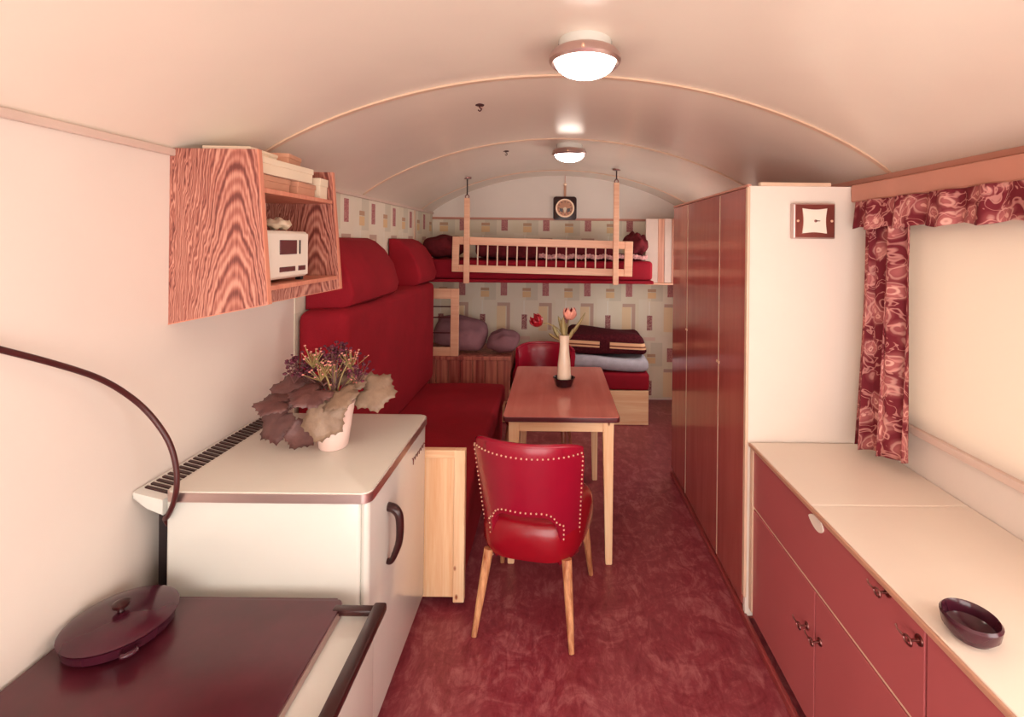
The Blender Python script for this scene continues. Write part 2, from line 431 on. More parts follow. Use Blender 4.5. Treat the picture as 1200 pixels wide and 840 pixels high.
# wall behind the photographer with an unseen glazed opening added for fill light
bm = bmesh.new(); W3 = (-.95, 1.05, .10, 1.80)
bx(bm, XL, XR, YB - .06, YB, 0, .10); bx(bm, XL, W3[0], YB - .06, YB, .10, 1.80); bx(bm, W3[1], XR, YB - .06, YB, .10, 1.80)
prism(bm, [(XL, 1.80), (XR, 1.80)] + [(x, roof(x)) for x in reversed(xs)], 'y', YB - .06, YB)
struct(obj('wall_front', bm, 'wall'))
def window_frame(name, axis, a0, a1, z0, z1, pos, t=.035, dep=.05, mullion=None):
    root = struct(bpy.data.objects.new(name, None)); C.objects.link(root)
    def b(u0, u1, w0, w1, d0, d1): return box(d0, d1, u0, u1, w0, w1, .004) if axis == 'x' else box(u0, u1, d0, d1, w0, w1, .004)
    bars = [(a0, a1, z0, z0 + t), (a0, a1, z1 - t, z1), (a0, a0 + t, z0 + t, z1 - t), (a1 - t, a1, z0 + t, z1 - t)]
    if mullion: bars.append((mullion - t / 2, mullion + t / 2, z0 + t, z1 - t))
    for q in bars: obj('frame_bar', b(*q, pos, pos + dep), 'trim', root)
    p = (pos + dep * .5)
    obj('pane', b(a0 + t, a1 - t, z0 + t, z1 - t, p - .002, p + .002), 'glass', root)
    return root
w1 = window_frame('window_1', 'x', *W1, XR + .005)
window_frame('added_window_2', 'x', *W2, XR + .005, mullion=.03)  # unseen window added to light the near room from the right
window_frame('added_window_4', 'x', *W4, XR + .005)  # unseen window behind the wardrobe, added to brighten the bunk end
window_frame('added_window_3', 'y', *W3, YB - .055, mullion=.05)  # unseen opening behind the camera, added as fill and to lift the ceiling
# ribs across the ceiling
def arch_strip(name, y, wd, th, mat, lo=0.0):
    a = [(x, roof(x) - .0005) for x in xs]; b = [(x, roof(x) - th) for x in xs]
    bm = bmesh.new(); prism(bm, a + b[::-1], 'y', y - wd / 2, y + wd / 2)
    return struct(obj(name, bm, mat, smooth=40))
for i, (y, wd, th, mt) in enumerate([(.72, .022, .008, 'trim'), (1.92, .022, .008, 'trim'), (3.10, .022, .008, 'trim'), (4.47, .022, .008, 'trim')]):
    arch_strip('trim_%d' % (i + 1), y, wd, th, mt)
struct(obj('trim_5', box(XL, XL + .018, YB, YR, WT - .02, WT + .003, .004), 'trim_pale'))
struct(obj('trim_6', box(XR - .018, XR, YB, YR, WT - .02, WT + .003, .004), 'trim_rose'))
struct(obj('trim_7', box(XL, XR, YR - .016, YR, 1.815, 1.838, .004), 'trim_rose'))
struct(obj('trim_8', box(XL, XL + .012, 4.22, 4.26, .6, WT - .02, .003), 'trim'))
# ceiling lamps: metal rim with a lit opal dome
def ceiling_lamp(x, y, label):
    t = thing('ceiling_lamp', label, 'ceiling lamp', (x, y, roof(x) + .004), group='round ceiling lamps')
    r = .118; H = .042
    bm = bmesh.new(); lathe(bm, [(.0, 0), (.088, 0), (.09, -.004), (.09, -H - .002), (0, -H - .002)], 40); obj('neck', bm, 'white', t, smooth=40)
    bm = bmesh.new(); lathe(bm, [(0, 0), (r * .92, 0), (r * 1.0, -.012), (r * 1.02, -.03), (r * .95, -.04), (r * .86, -.036), (r * .86, -.02), (0, -.02)], 40)
    obj('rim', bm, 'chrome', t, (0, 0, -H), smooth=40)
    bm = bmesh.new(); lathe(bm, [(r * .86, -.022)] + [(r * .86 * math.cos(a), -.03 - .052 * math.sin(a)) for a in [math.pi / 2 * k / 10 for k in range(10)]] + [(0, -.082)], 40)
    obj('dome', bm, 'opal', t, (0, 0, -H), smooth=60)
    for a in (.4, 2.5, 4.6):
        bm = bmesh.new(); lathe(bm, [(0, -.006), (.005, -.004), (.006, 0), (.004, .008)], 10); obj('screw', bm, 'brass', t, (r * 1.03 * math.cos(a), r * 1.03 * math.sin(a), -.024 - H))
    return t
ceiling_lamp(.095, 1.60, 'round opal ceiling lamp above the aisle between refrigerator and worktop')
ceiling_lamp(.095, 3.30, 'round opal ceiling lamp over the table near the bunk')
def ceiling_hook(px, py, label):
    best = min(((abs(at_y(px, py, y).z - roof(at_y(px, py, y).x)), y) for y in [1.5 + .01 * k for k in range(330)]))
    p = at_y(px, py, best[1])
    t = thing('ceiling_hook', label, 'hook', (p.x, p.y, roof(p.x)), group='small dark ceiling hooks')
    bm = bmesh.new(); lathe(bm, [(0, 0), (.022, 0), (.02, -.004), (0, -.005)], 16); obj('plate', bm, 'seam', t)
    bm = bmesh.new(); tube(bm, smoothpath([(0, 0, -.003), (0, 0, -.012), (.009, 0, -.02), (.002, 0, -.03), (-.007, 0, -.024)]), .0028, 8); obj('hook_wire', bm, 'seam', t, smooth=60)
ceiling_hook(562, 123, 'small dark hook on the ceiling just past the pale rib')
ceiling_hook(593, 177, 'small dark hook on the ceiling beside the rib over the table')

# ------------------------------------------------------------------ wardrobe
WX, WY0, WY1, WZ = .82, 2.03, 3.30, 1.845
t = thing('wardrobe', 'tall glossy mahogany wardrobe with a cream end panel', 'wardrobe', (1.08, 2.66, 0))
def wpart(name, bm, mat, par=None, **k):
    o = obj(name, bm, mat, par or t, **k)
    if par is None: o.matrix_parent_inverse = Matrix.Translation(-Vector((1.08, 2.66, 0)))
    return o
wpart('carcass', box(WX + .02, XR - .005, WY0 + .02, WY1, .05, WZ - .012), 'veneer')
wpart('plinth', box(WX + .012, XR - .01, WY0 + .01, WY1, .001, .05), 'veneer')
wpart('end_panel', box(WX + .004, XR - .004, WY0, WY0 + .02, .02, WZ), 'wall')
wpart('top_strip', box(WX + .05, WX + .35, WY0 - .006, WY0 + .02, WZ, WZ + .016, .003), 'trim')
ys = [WY0 + .022, 2.375, 2.945, WY1]
for i in range(3):
    d = wpart('door', box(WX, WX + .02, ys[i] + .004, ys[i + 1] - .004, .055, WZ - .006, .002), 'veneer')
for i in (1, 2):
    wpart('gap_strip', box(WX - .001, WX + .02, ys[i] - .004, ys[i] + .004, .06, WZ - .01), 'trim')
bm = bmesh.new(); bx(bm, WX - .004, WX + .012, 2.36, 2.40, 1.005, 1.017, .003); wpart('latch', bm, 'brass')
bm = bmesh.new(); bx(bm, WX - .004, WX + .012, 2.93, 2.965, 1.06, 1.072, .003); wpart('latch', bm, 'brass')
wpart('corner_strip', box(WX - .004, WX + .008, WY0 - .006, WY0 + .018, .10, WZ - .004, .003), 'trim')
wpart('top_edge', box(WX - .003, WX + .015, WY0, WY1, WZ - .004, WZ + .008, .003), 'trim_rose')
struct(obj('baseboard_right', box(WX - .006, WX + .012, .35, WY1, 0, .03, .004), 'skirting'))

# thermometer style instrument on the wardrobe end
p0 = at_y(930, 238, WY0 - .03); p1 = at_y(978, 280, WY0 - .03)
cx, cz = (p0.x + p1.x) / 2, (p0.z + p1.z) / 2; hw, hh = (p1.x - p0.x) / 2, (p0.z - p1.z) / 2
t = thing('wall_clock', 'small square metal clock with a white dial on the wardrobe end', 'clock', (cx, WY0, cz))
obj('case', box(-hw, hw, -.034, 0, -hh, hh, .004), 'chrome', t)
M['copper'] = plain('copper_brown_plate', (150, 84, 76), .3, .7, var=.1)
obj('plate', box(-hw + .006, hw - .006, -.037, -.033, -hh + .006, hh - .006, .001), 'copper', t)
pts = []
for k in range(4):
    for j in range(8):
        a = math.pi / 4 + math.pi / 2 * k; b = a + math.pi / 2; s = j / 8
        q0 = Vector((math.cos(a), math.sin(a))); q1 = Vector((math.cos(b), math.sin(b)))
        q = q0.lerp(q1, s) * (1 - .10 * math.sin(math.pi * s) ** 1)
        pts.append((q.x * .072 - .003, q.y * .074))
bm = bmesh.new(); prism(bm, pts, 'y', -.042, -.036); obj('dial', bm, 'radio', t)
bm = bmesh.new(); lathe(bm, [(0, -.047), (.005, -.046), (.006, -.042)], 12, (0, 0, 0), 'y'); obj('spindle', bm, 'steel', t)
obj('hand', box(0, .018, -.045, -.0435, -.0015, .0015), 'steel', t)
for sx in (-1, 1):
    bm = bmesh.new(); lathe(bm, [(0, -.043), (.004, -.042), (.006, -.036)], 12, (sx * (hw - .016), 0, 0), 'y'); obj('screw', bm, 'brass', t, smooth=60)

# ------------------------------------------------------------------ counter cabinet on the right
CX, CT, CY0, CY1 = .84, .76, .30, 2.022
t = thing('counter_cabinet', 'low rosewood red cabinet with white worktop under the window', 'cabinet', (1.09, 1.1, 0))
def cpart(name, bm, mat, **k):
    o = obj(name, bm, mat, t, **k); o.matrix_parent_inverse = Matrix.Translation(-Vector((1.09, 1.1, 0))); return o
cpart('body', box(CX + .018, XR - .004, CY0, CY1, .035, CT - .016), 'laminate')
for a, b in ((CY0 - .01, 1.538), (1.541, CY1)):
    cpart('worktop', box(CX - .004, XR - .003, a, b, CT - .014, CT, .004), 'counter')
cpart('front_edge', box(CX - .012, CX - .003, CY0 - .01, CY1, CT - .016, CT - .001, .003), 'edgeband')
flaps = [(1.073, CY1 - .03), (.30, 1.066)]
fl = [cpart('flap_front', box(CX, CX + .018, a, b, .505, CT - .020, .002), 'laminate') for a, b in flaps]
cpart('divider_strip', box(CX + .004, CX + .02, CY0, CY1 - .03, .495, .505), 'trim')
drs = [(1.523, CY1 - .03), (.98, 1.517), (.40, .974)]
for a, b in drs: cpart('cabinet_door', box(CX, CX + .018, a, b, .05, .493, .002), 'laminate')
cpart('corner_post', box(CX - .004, CX + .016, CY1 - .028, CY1, .06, CT - .017, .003), 'trim')
# white leaf shaped finger pull
pl = at_x(957, 607, CX)
pts = [(pl.y + .042 * math.cos(a), pl.z - .014 + .021 * math.sin(a) * abs(math.sin(a)) ** .35 * (1 - .25 * math.cos(a))) for a in [2 * math.pi * k / 24 for k in range(24)]]
bm = bmesh.new(); prism(bm, pts, 'x', CX - .004, CX + .001); cpart('finger_pull', bm, 'radio')
def key(px, py):
    p = at_x(px, py, CX)
    bm = bmesh.new(); lathe(bm, [(0, -.004), (.011, -.004), (.012, 0), (.012, .001)], 16, (p.x, p.y, p.z), 'x'); cpart('lock_plate', bm, 'steel', smooth=40)
    bm = bmesh.new(); tube(bm, [(p.x, p.y, p.z), (p.x - .028, p.y, p.z)], .003, 8)
    tube(bm, [(p.x - .028 + .011 * 0, p.y + .012 * math.cos(a), p.z + .009 * math.sin(a)) for a in [2 * math.pi * k / 14 for k in range(15)]], .0025, 6)
    tube(bm, [(p.x - .028, p.y + .012, p.z), (p.x - .03, p.y + .03, p.z + .002), (p.x - .03, p.y + .036, p.z + .009)], .0025, 6)
    cpart('key', bm, 'steel', smooth=60)
key(1041, 694); key(946, 733); key(961, 752); key(1078, 750)

# small dark bowl on the worktop
bm = bmesh.new(); lathe(bm, [(0, 0), (.035, 0), (.05, .018), (.054, .04), (.05, .045), (.047, .04), (.044, .02), (.03, .008), (0, .006)], 32)
tag(obj('small_bowl', bm, 'plum', loc=(.905, 1.03, CT), smooth=40), 'small dark round bowl on the white worktop', 'bowl')

# ------------------------------------------------------------------ window dressing
bm = box(XR - .012, XR - .006, W1[0] - .02, W1[1] + .02, W1[2] - .01, W1[3] + .02)
tag(obj('window_blind', bm, 'blind'), 'plain cream blind drawn down over the window', 'blind')
struct(obj('trim_9', box(XR - .03, XR + .002, .4, 2.02, .905, .932, .004), 'trim_pale'))
tag(obj('pelmet', box(1.25, XR - .002, .2, 2.022, 1.778, 1.85, .006), 'trim_rose'), 'rose painted pelmet board above the floral curtain', 'pelmet')
def cloth_grid(name, fn, nu, nv, mat, label, cat, uvs, group=None):
    bm = bmesh.new(); uv = bm.loops.layers.uv.new('UVMap'); G = {}
    for i in range(nu + 1):
        for j in range(nv + 1): G[i, j] = bm.verts.new(fn(i / nu, j / nv))
    for i in range(nu):
        for j in range(nv):
            f = bm.faces.new((G[i, j], G[i + 1, j], G[i + 1, j + 1], G[i, j + 1]))
            for l, (a, b) in zip(f.loops, ((i, j), (i + 1, j), (i + 1, j + 1), (i, j + 1))): l[uv].uv = (a / nu * uvs[0], b / nv * uvs[1])
    o = obj(name, bm, mat, smooth=80)
    s = o.modifiers.new('thickness', 'SOLIDIFY'); s.thickness = .002
    return tag(o, label, cat, group)
def curtain_fn(u, v):                     # u: 0 near wardrobe -> 1 near window, v: 0 bottom -> 1 top
    y = 1.955 - u * (.245 + .0 * v) + .012 * math.sin(u * 19)
    fold = .022 * math.sin(u * 15 + .6) * (1.15 - .5 * v) + .008 * math.sin(u * 37 + v * 2)
    x = 1.262 - .040 * (1 - v) ** 1.3 * (1 - .7 * u) + fold
    z = .785 + .035 * u * (1 - v) + v * (1.74 - .785)
    return (x, y, z)
cloth_grid('curtain', curtain_fn, 70, 40, 'curtain', 'dark red rose printed curtain hanging beside the wardrobe', 'curtain', (.42, .95))
def val_fn(u, v):
    y = 1.975 - u * 1.6
    x = 1.238 + .014 * math.sin(u * 62) + .006 * math.sin(u * 140 + 1) - .012 * (1 - v)
    z = 1.665 + .006 * math.sin(u * 62) * (1 - v) + v * .112
    return (x, y, z)
cloth_grid('valance', val_fn, 220, 8, 'curtain', 'gathered red rose printed valance strip under the pelmet', 'valance', (2.2, .13))

# ------------------------------------------------------------------ refrigerator
FX0, FX1, FY0, FY1, FZ = -1.15, -.536, 1.41, 2.06, .85
t = thing('refrigerator', 'white refrigerator with metal edged top and dark handle', 'refrigerator', ((FX0 + FX1) / 2, (FY0 + FY1) / 2, 0))
def fpart(name, bm, mat, par=None, **k):
    o = obj(name, bm, mat, par or t, **k)
    if par is None: o.matrix_parent_inverse = Matrix.Translation(-Vector(((FX0 + FX1) / 2, (FY0 + FY1) / 2, 0)))
    return o
fpart('body', box(FX0, FX1 - .034, FY0 + .012, FY1 - .01, .06, FZ - .03, .012, 3), 'white', smooth=40)
dr = fpart('door', box(FX1 - .035, FX1 - .008, FY0 + .012, FY1 - .01, .08, FZ - .032, .014, 4), 'white', smooth=40)
fpart('plinth', box(FX0 + .03, FX1 - .06, FY0 + .04, FY1 - .03, .001, .06), 'black')
bm = bmesh.new()
def rounded_rect(x0, x1, y0, y1, r, n=8):
    out = []
    for cx, cy, a0 in ((x1 - r, y1 - r, 0), (x0 + r, y1 - r, 90), (x0 + r, y0 + r, 180), (x1 - r, y0 + r, 270)):
        out += [(cx + r * math.cos(R(a0 + 90 * k / n)), cy + r * math.sin(R(a0 + 90 * k / n))) for k in range(n + 1)]
    return out
prism(bm, rounded_rect(FX0 + .002, FX1 - .003, FY0 + .003, FY1 - .003, .028), 'z', FZ - .03, FZ, .003)
fpart('lid', bm, 'white_top', smooth=40)
bm = bmesh.new(); oz = rounded_rect(FX0, FX1, FY0, FY1, .03); iz = rounded_rect(FX0 + .004, FX1 - .004, FY0 + .004, FY1 - .004, .026)
for (z0, z1) in ((FZ - .031, FZ - .004),):
    A = [[bm.verts.new((x, y, z)) for x, y in ring] for ring, z in ((iz, z0), (oz, z0), (oz, z1), (iz, z1))]
    for a, b in zip(A, A[1:] + A[:1]):
        for k in range(len(a)): bm.faces.new((a[k], a[(k + 1) % len(a)], b[(k + 1) % len(a)], b[k]))
fpart('edge_band', bm, 'chrome', smooth=40)
# handle: bowed dark grip
hA = at_x(455, 598, FX1); hB = at_x(449, 672, FX1)
hy = hA.y + .012
pts = smoothpath([(FX1 - .012, hy + .012, hA.z), (FX1 + .018, hy, hA.z - .002), (FX1 + .034, hy - .002, hA.z - .03), (FX1 + .034, hy, hA.z - .10), (FX1 + .020, hy, hB.z + .03), (FX1 + .006, hy, hB.z + .004), (FX1 - .012, hy + .008, hB.z)], 6)
n = len(pts); bm = bmesh.new(); tube(bm, pts, [.012 + .003 * math.cos(math.pi * k / n) for k in range(n)], 10)
fpart('handle', bm, 'dark', smooth=60)
# illegible script badge: a slanted line of small strokes
b0 = at_x(485, 543, FX1); b1 = at_x(499, 525, FX1)
bm = bmesh.new()
L = abs(b1.y - b0.y)
pts = [(FX1 - .005, b0.y + L * k / 40 + .010 * math.sin(k * 1.35), b0.z + .004 + .011 * math.cos(k * 1.35) * (1.25 if k < 5 else 1)) for k in range(41)]
pts = [(FX1 - .006, b0.y + L * k / 72 + .005 * math.sin(k * .55), b0.z + .004 + .010 * math.cos(k * .55) * (1.5 if k < 10 else .8)) for k in range(73)]
tube(bm, pts, .0015, 6)
fpart('script_badge', bm, 'steel', smooth=60)
# grille at the back of the top
g0, g1 = XL + .006, FX0 - .004
fpart('back_panel', box(FX0 - .05, FX0 - .001, FY0 + .05, FY1 - .02, .08, FZ - .05), 'black')
bm = bmesh.new(); prism(bm, [(g0, FZ - .006), (g1, FZ - .028), (g1, FZ - .075), (g0 + .045, FZ - .055), (g0, FZ - .025)], 'y', FY0 + .006, FY1, .003)
gr = fpart('grille_housing', bm, 'white', smooth=40)
ns = 28; rise = .022; dy = (FY1 - FY0 - .05) / ns
for k in range(ns):
    y = FY0 + .035 + dy * k
    bm = bmesh.new(); prism(bm, [(g0 + .012, FZ - .0085), (g1 - .008, FZ - .0255), (g1 - .008, FZ - .0215), (g0 + .012, FZ - .0045)], 'y', y, y + dy * .5)
    o = obj('grille_slat', bm, 'dark', gr)

# power cord hanging over the corner of the refrigerator
pts = [at_x(-30, 402, -1.235)] + [at_y(*q) for q in ((60, 425, 1.15), (115, 443, 1.26), (150, 463, 1.33), (176, 486, 1.37), (197, 516, 1.385), (206, 545, 1.39), (207, 570, 1.39), (203, 590, 1.40), (196, 605, 1.412))] + [Vector((-1.162, 1.437, .755)), Vector((-1.164, 1.451, .73))]
bm = bmesh.new(); tube(bm, smoothpath(pts, 8), .0075, 10)
tag(obj('power_cord', bm, 'cord', smooth=60), 'dark power cord looping down over the refrigerator grille', 'cord')

# ------------------------------------------------------------------ stove
SX0, SX1, SY0, SY1, SZ = -1.235, -.60, .62, 1.365, .575
t = thing('stove', 'low white stove with dark enamel plate and side rail', 'stove', (-.9, 1.0, 0))
def spart(name, bm, mat, **k):
    o = obj(name, bm, mat, t, **k); o.matrix_parent_inverse = Matrix.Translation(Vector((.9, -1.0, 0))); return o
spart('body', box(SX0 + .005, SX1 + .10, SY0, SY1 - .008, .05, SZ - .03, .01, 3), 'white', smooth=40)
for x in (SX0 + .06, SX1 + .05):
    for y in (SY0 + .05, SY1 - .06): spart('foot', box(x - .02, x + .02, y - .02, y + .02, .001, .05), 'black')
bm = bmesh.new(); prism(bm, rounded_rect(SX0, SX1 + .012, SY0, SY1, .022), 'z', SZ - .03, SZ, .006)
spart('top_plate', bm, 'stove', smooth=40)
bm = bmesh.new(); rx = -.478
bx(bm, rx - .018, rx + .018, SY0 + .02, SY1 - .02, SZ - .018, SZ + .008, .007)
spart('rail', bm, 'dark', smooth=40)
for y in (SY0 + .04, SY1 - .036):
    spart('rail_bracket', box(SX1 - .005, rx - .01, y - .012, y + .012, SZ - .016, SZ + .002, .005), 'dark', smooth=40)
bm = bmesh.new(); bx(bm, SX1 + .0115, SX1 + .016, SY0 + .03, SY1 - .03, SZ - .026, SZ - .006); spart('plate_edge', bm, 'chrome')

# dark lidded pan standing on the plate
t = thing('lidded_pan', 'dark enamel pan with domed lid standing on the stove', 'pan', (-1.115, 1.24, SZ + .0008))
bm = bmesh.new(); lathe(bm, [(0, 0), (.1, 0), (.112, .008), (.116, .03), (.119, .032), (.112, .033), (.108, .014), (0, .01)], 40); obj('pan_body', bm, 'plum', t, smooth=40)
bm = bmesh.new(); lathe(bm, [(.117, .033), (.12, .036), (.108, .043), (.065, .052), (0, .056)], 40); obj('lid', bm, 'plum', t, smooth=40)
bm = bmesh.new(); lathe(bm, [(.008, .054), (.007, .062), (.018, .068), (.019, .076), (.01, .081), (0, .082)], 20); obj('knob', bm, 'dark', t, smooth=50)
bm = bmesh.new(); tube(bm, smoothpath([(.08, -.086, .022), (.1, -.106, .028), (.115, -.09, .028), (.1, -.068, .022)]), .006, 8); obj('side_handle', bm, 'plum', t, smooth=60)

# ------------------------------------------------------------------ shelf unit on the left wall
Y0, Y1 = 1.549, 2.085
t = thing('wall_shelf', 'zebra grain wall shelf with two slanted end panels', 'shelf', (XL, Y0, 1.32))
T0 = Matrix.Translation(-Vector((XL, Y0, 1.32)))
def panel(y, name='end_panel'):
    prof = [(0, 0), (.322, .068), (.283, .57), (0, .57)]
    bm = bmesh.new(); prism(bm, [(a - .17, b - .24) for a, b in prof], 'y', 0, .018)
    o = obj(name, bm, 'zebra', t, (.17, y - Y0, .24))
    e = bmesh.new(); prism(e, [(.322 - .17, .068 - .24), (.325 - .17, .068 - .24), (.286 - .17, .57 - .24), (.283 - .17, .57 - .24)], 'y', -.001, .019); obj('edge_band', e, 'zebra_edge', o)
    e = bmesh.new(); prism(e, [(-.17, -.24), (.325 - .17, .068 - .24), (.325 - .17, .066 - .24), (-.17, -.243)], 'y', -.001, .019); obj('edge_band', e, 'zebra_edge', o)
panel(Y0); panel(Y1 - .018)
obj('shelf_board', box(.002, .312, .019, Y1 - Y0 - .019, .107, .123, .002), 'zebra_edge', t)
obj('shelf_board', box(.002, .288, .019, Y1 - Y0 - .019, .432, .448, .002), 'zebra_edge', t)
# radio
zs = 1.32 + .123
t = thing('table_radio', 'ivory table radio with a small dark dial on the wall shelf', 'radio', (-1.07, 1.735, zs + .0005))
obj('case', box(-.09, .10, -.145, .145, .012, .185, .012, 3), 'radio', t, smooth=40)
obj('front_panel', box(.1, .106, -.135, .135, .02, .177, .003), 'radio', t)
obj('dial_window', box(.105, .109, -.06, .05, .10, .152, .002), 'dial', t)
obj('pointer', box(.105, .109, .068, .074, .10, .152), 'black', t)
for a, b in ((-.06, .04), (.062, .112)): obj('control_slot', box(.105, .109, a, b, .038, .056, .002), 'dial', t)
for x in (-.07, .08):
    for y in (-.12, .12): obj('foot', box(x - .01, x + .01, y - .01, y + .01, 0, .013), 'black', t)
# odds and ends on the radio
bm = pillow_bm(.045, .06, .016, 10, 10, .006, .5, 3)
tag(obj('crumpled_paper', bm, 'paper', loc=(-1.03, 1.78, zs + .212), rot=(.05, .06, .5), smooth=60), 'crumpled white paper lying on the ivory radio', 'paper')
t = thing('small_bottle', 'small dark bottle standing on the ivory radio', 'bottle', (-1.0, 1.625, zs + .1855))
bm = bmesh.new(); lathe(bm, [(0, 0), (.016, 0), (.017, .02), (.009, .03), (.008, .036)], 18); obj('bottle_body', bm, 'plum', t, smooth=40)
bm = bmesh.new(); lathe(bm, [(.009, .034), (.009, .046), (0, .047)], 18); obj('cap', bm, 'tan', t, smooth=40)
# boxes on the upper shelf
zb = 1.32 + .448 + .0008
def carton(x0, x1, y0, y1, z0, z1, mat, label, rz=0):
    t = thing('cardboard_box', label, 'box', ((x0 + x1) / 2, (y0 + y1) / 2, z0), rz, 'boxes on the upper shelf')
    a, b, h = (x1 - x0) / 2, (y1 - y0) / 2, z1 - z0
    obj('box_body', box(-a, a, -b, b, 0, h * .98, .002), mat, t)
    obj('lid', box(-a - .003, a + .003, -b - .003, b + .003, h * .62, h, .002), mat, t)
carton(-1.22, -1.0, 1.575, 1.80, zb, zb + .052, 'tan', 'tan flat box underneath the big cream box')
carton(-1.20, -.99, 1.83, 1.97, zb, zb + .052, 'tan', 'rosy flat box under the far end of the cream box', .03)
carton(-1.19, -.985, 1.62, 1.93, zb + .0535, zb + .11, 'paper', 'big cream box lying across the two flat boxes', -.05)
carton(-1.17, -1.02, 1.80, 1.92, zb + .111, zb + .155, 'tan', 'small tan box on top of the big cream box', .15)
carton(-1.18, -1.03, 1.60, 1.77, zb + .111, zb + .14, 'paper', 'flat pale packet on top of the big cream box', .05)
carton(-1.15, -.98, 1.99, 2.055, zb, zb + .085, 'paper', 'upright cream box at the far end of the shelf', 0)

# ------------------------------------------------------------------ potted plant on the refrigerator
pp = at_z(391, 523, FZ); pp.z += .0008
t = thing('potted_plant', 'potted plant with big lobed olive brown leaves on the refrigerator', 'potted plant', pp)
bm = bmesh.new(); lathe(bm, [(0, 0), (.046, 0), (.05, .006), (.062, .10), (.07, .155), (.073, .16), (.067, .162), (.06, .14), (0, .138)], 32); obj('pot', bm, 'pot', t, smooth=40)
bm = bmesh.new(); lathe(bm, [(0, .15), (.03, .147), (.06, .141)], 20); obj('soil', bm, 'seam', t)
def leaf_bm(L, lobes=6, tooth=.06, cup=.10, seed=0):
    rnd = random.Random(seed); bm = bmesh.new(); seg = 63; rings = 4; ctr = Vector((0, L * .42, 0)); V = []
    c = bm.verts.new(ctr + Vector((0, 0, -.03 * L)))
    for r in range(1, rings + 1):
        ring = []
        for k in range(seg):
            th = 2 * math.pi * k / seg - math.pi / 2      # -90deg is the base (petiole side)
            b = .52 + .05 * math.sin(th) + .05 * math.cos(lobes * (th + math.pi / 2))
            notch = 1 - .55 * math.exp(-((k if k < seg / 2 else k - seg) / 3.2) ** 2)
            zig = 1 + tooth * (1 if k % 3 == 0 else -.5) * (r == rings) * (.7 + .6 * rnd.random())
            rad = L * b * notch * zig * r / rings
            q = ctr + Vector((math.cos(th) * rad * 1.02, math.sin(th) * rad * 1.06, 0))
            q.z = -cup * L * (r / rings) ** 2 * (.75 + .25 * math.sin(3 * th + seed)) + .025 * L * math.sin(5 * th + seed) * (r / rings) ** 2
            ring.append(bm.verts.new(q))
        V.append(ring)
    for k in range(seg):
        bm.faces.new((c, V[0][k], V[0][(k + 1) % seg]))
        for r in range(rings - 1): bm.faces.new((V[r][k], V[r + 1][k], V[r + 1][(k + 1) % seg], V[r][(k + 1) % seg]))
    return bm
def place_leaf(cpx, cpy, dy, size, tip, nrm, mat, seed):
    """leaf centre from the photo at depth pp.y+dy; tip = direction the leaf points, nrm = way its face looks"""
    c = at_y(cpx, cpy, pp.y + dy) - pp
    yv = Vector(tip).normalized(); zv = Vector(nrm); zv = (zv - yv * zv.dot(yv)).normalized(); xv = yv.cross(zv)
    mtx = Matrix((xv, yv, zv)).transposed().to_4x4()
    base = c - yv * size * .42
    mtx.translation = base
    o = obj('leaf', leaf_bm(size, seed=seed), mat, t, smooth=70); o.matrix_local = mtx
    s = o.modifiers.new('thickness', 'SOLIDIFY'); s.thickness = .0012
    st = Vector((random.uniform(-.015, .015), random.uniform(-.015, .015), .14)); mid = (st + base) / 2 + Vector((0, 0, .045))
    bm = bmesh.new(); tube(bm, smoothpath([st, mid, base + yv * size * .05], 6), .003, 6); obj('petiole', bm, 'leaf_dark', t, smooth=60)
place_leaf(436, 457, .05, .135, (.9, .0, -.12), (-.1, -.75, .65), 'leaf_light', 1)
place_leaf(380, 487, -.09, .130, (-.1, -.35, -.9), (.15, -.9, .4), 'leaf_light', 2)
place_leaf(357, 507, -.06, .105, (-.5, -.2, -.85), (.75, -.6, .2), 'leaf_dark', 3)
place_leaf(326, 491, -.02, .135, (-.75, -.15, -.65), (-.1, -.8, .6), 'leaf_dark', 4)
place_leaf(340, 456, .03, .12, (-.95, .1, .1), (.1, -.75, .65), 'leaf_dark', 5)
place_leaf(324, 470, -.03, .115, (-.95, -.3, -.05), (.1, -.3, .95), 'leaf_dark', 6)
place_leaf(366, 459, -.07, .125, (-.35, -.8, -.2), (.05, -.5, .85), 'leaf_dark', 7)
place_leaf(397, 462, -.05, .115, (.5, -.7, -.3), (.05, -.7, .7), 'leaf_light', 8)
place_leaf(410, 446, .04, .10, (.6, .5, .3), (-.1, -.7, .7), 'leaf_light', 9)
place_leaf(372, 447, .08, .12, (-.3, .8, .2), (0, -.6, .8), 'leaf_dark', 10)
# flower sprays
rnd = random.Random(11); sprays = [(367, 415, .0), (352, 424, .03), (398, 408, .04), (412, 418, .03), (385, 418, .06), (420, 431, -.01), (376, 430, -.03), (405, 425, .07), (360, 432, .05), (392, 428, .02), (345, 433, .02), (371, 420, .08), (415, 440, .05), (388, 412, .0), (403, 414, .08)]
for i, (a, b, d) in enumerate(sprays):
    top = at_y(a, b, pp.y + d) - pp
    bm = bmesh.new(); heads = bmesh.new()
    tube(bm, smoothpath([(0, 0, .14), (top.x * .4, top.y * .4, .14 + (top.z - .14) * .6), top], 5), .0028, 6)
    for k in range(26):
        q = top + Vector((rnd.gauss(0, .022), rnd.gauss(0, .02), rnd.gauss(-.004, .018)))
        tube(bm, [top - Vector((0, 0, .05)), q], .0012, 5)
        m4 = Matrix.Translation(q) @ Matrix.Diagonal((1, 1, .7, 1))
        bmesh.ops.create_icosphere(heads, subdivisions=1, radius=rnd.uniform(.003, .0055) * (1 if i % 3 == 0 else 1.7), matrix=m4)
    obj('flower_stalk', bm, 'stem' if i % 3 == 0 else 'leaf_dark', t, smooth=60)
    stuff(obj('floret_cluster', heads, 'bud' if i % 3 == 0 else 'purple', t, smooth=60))

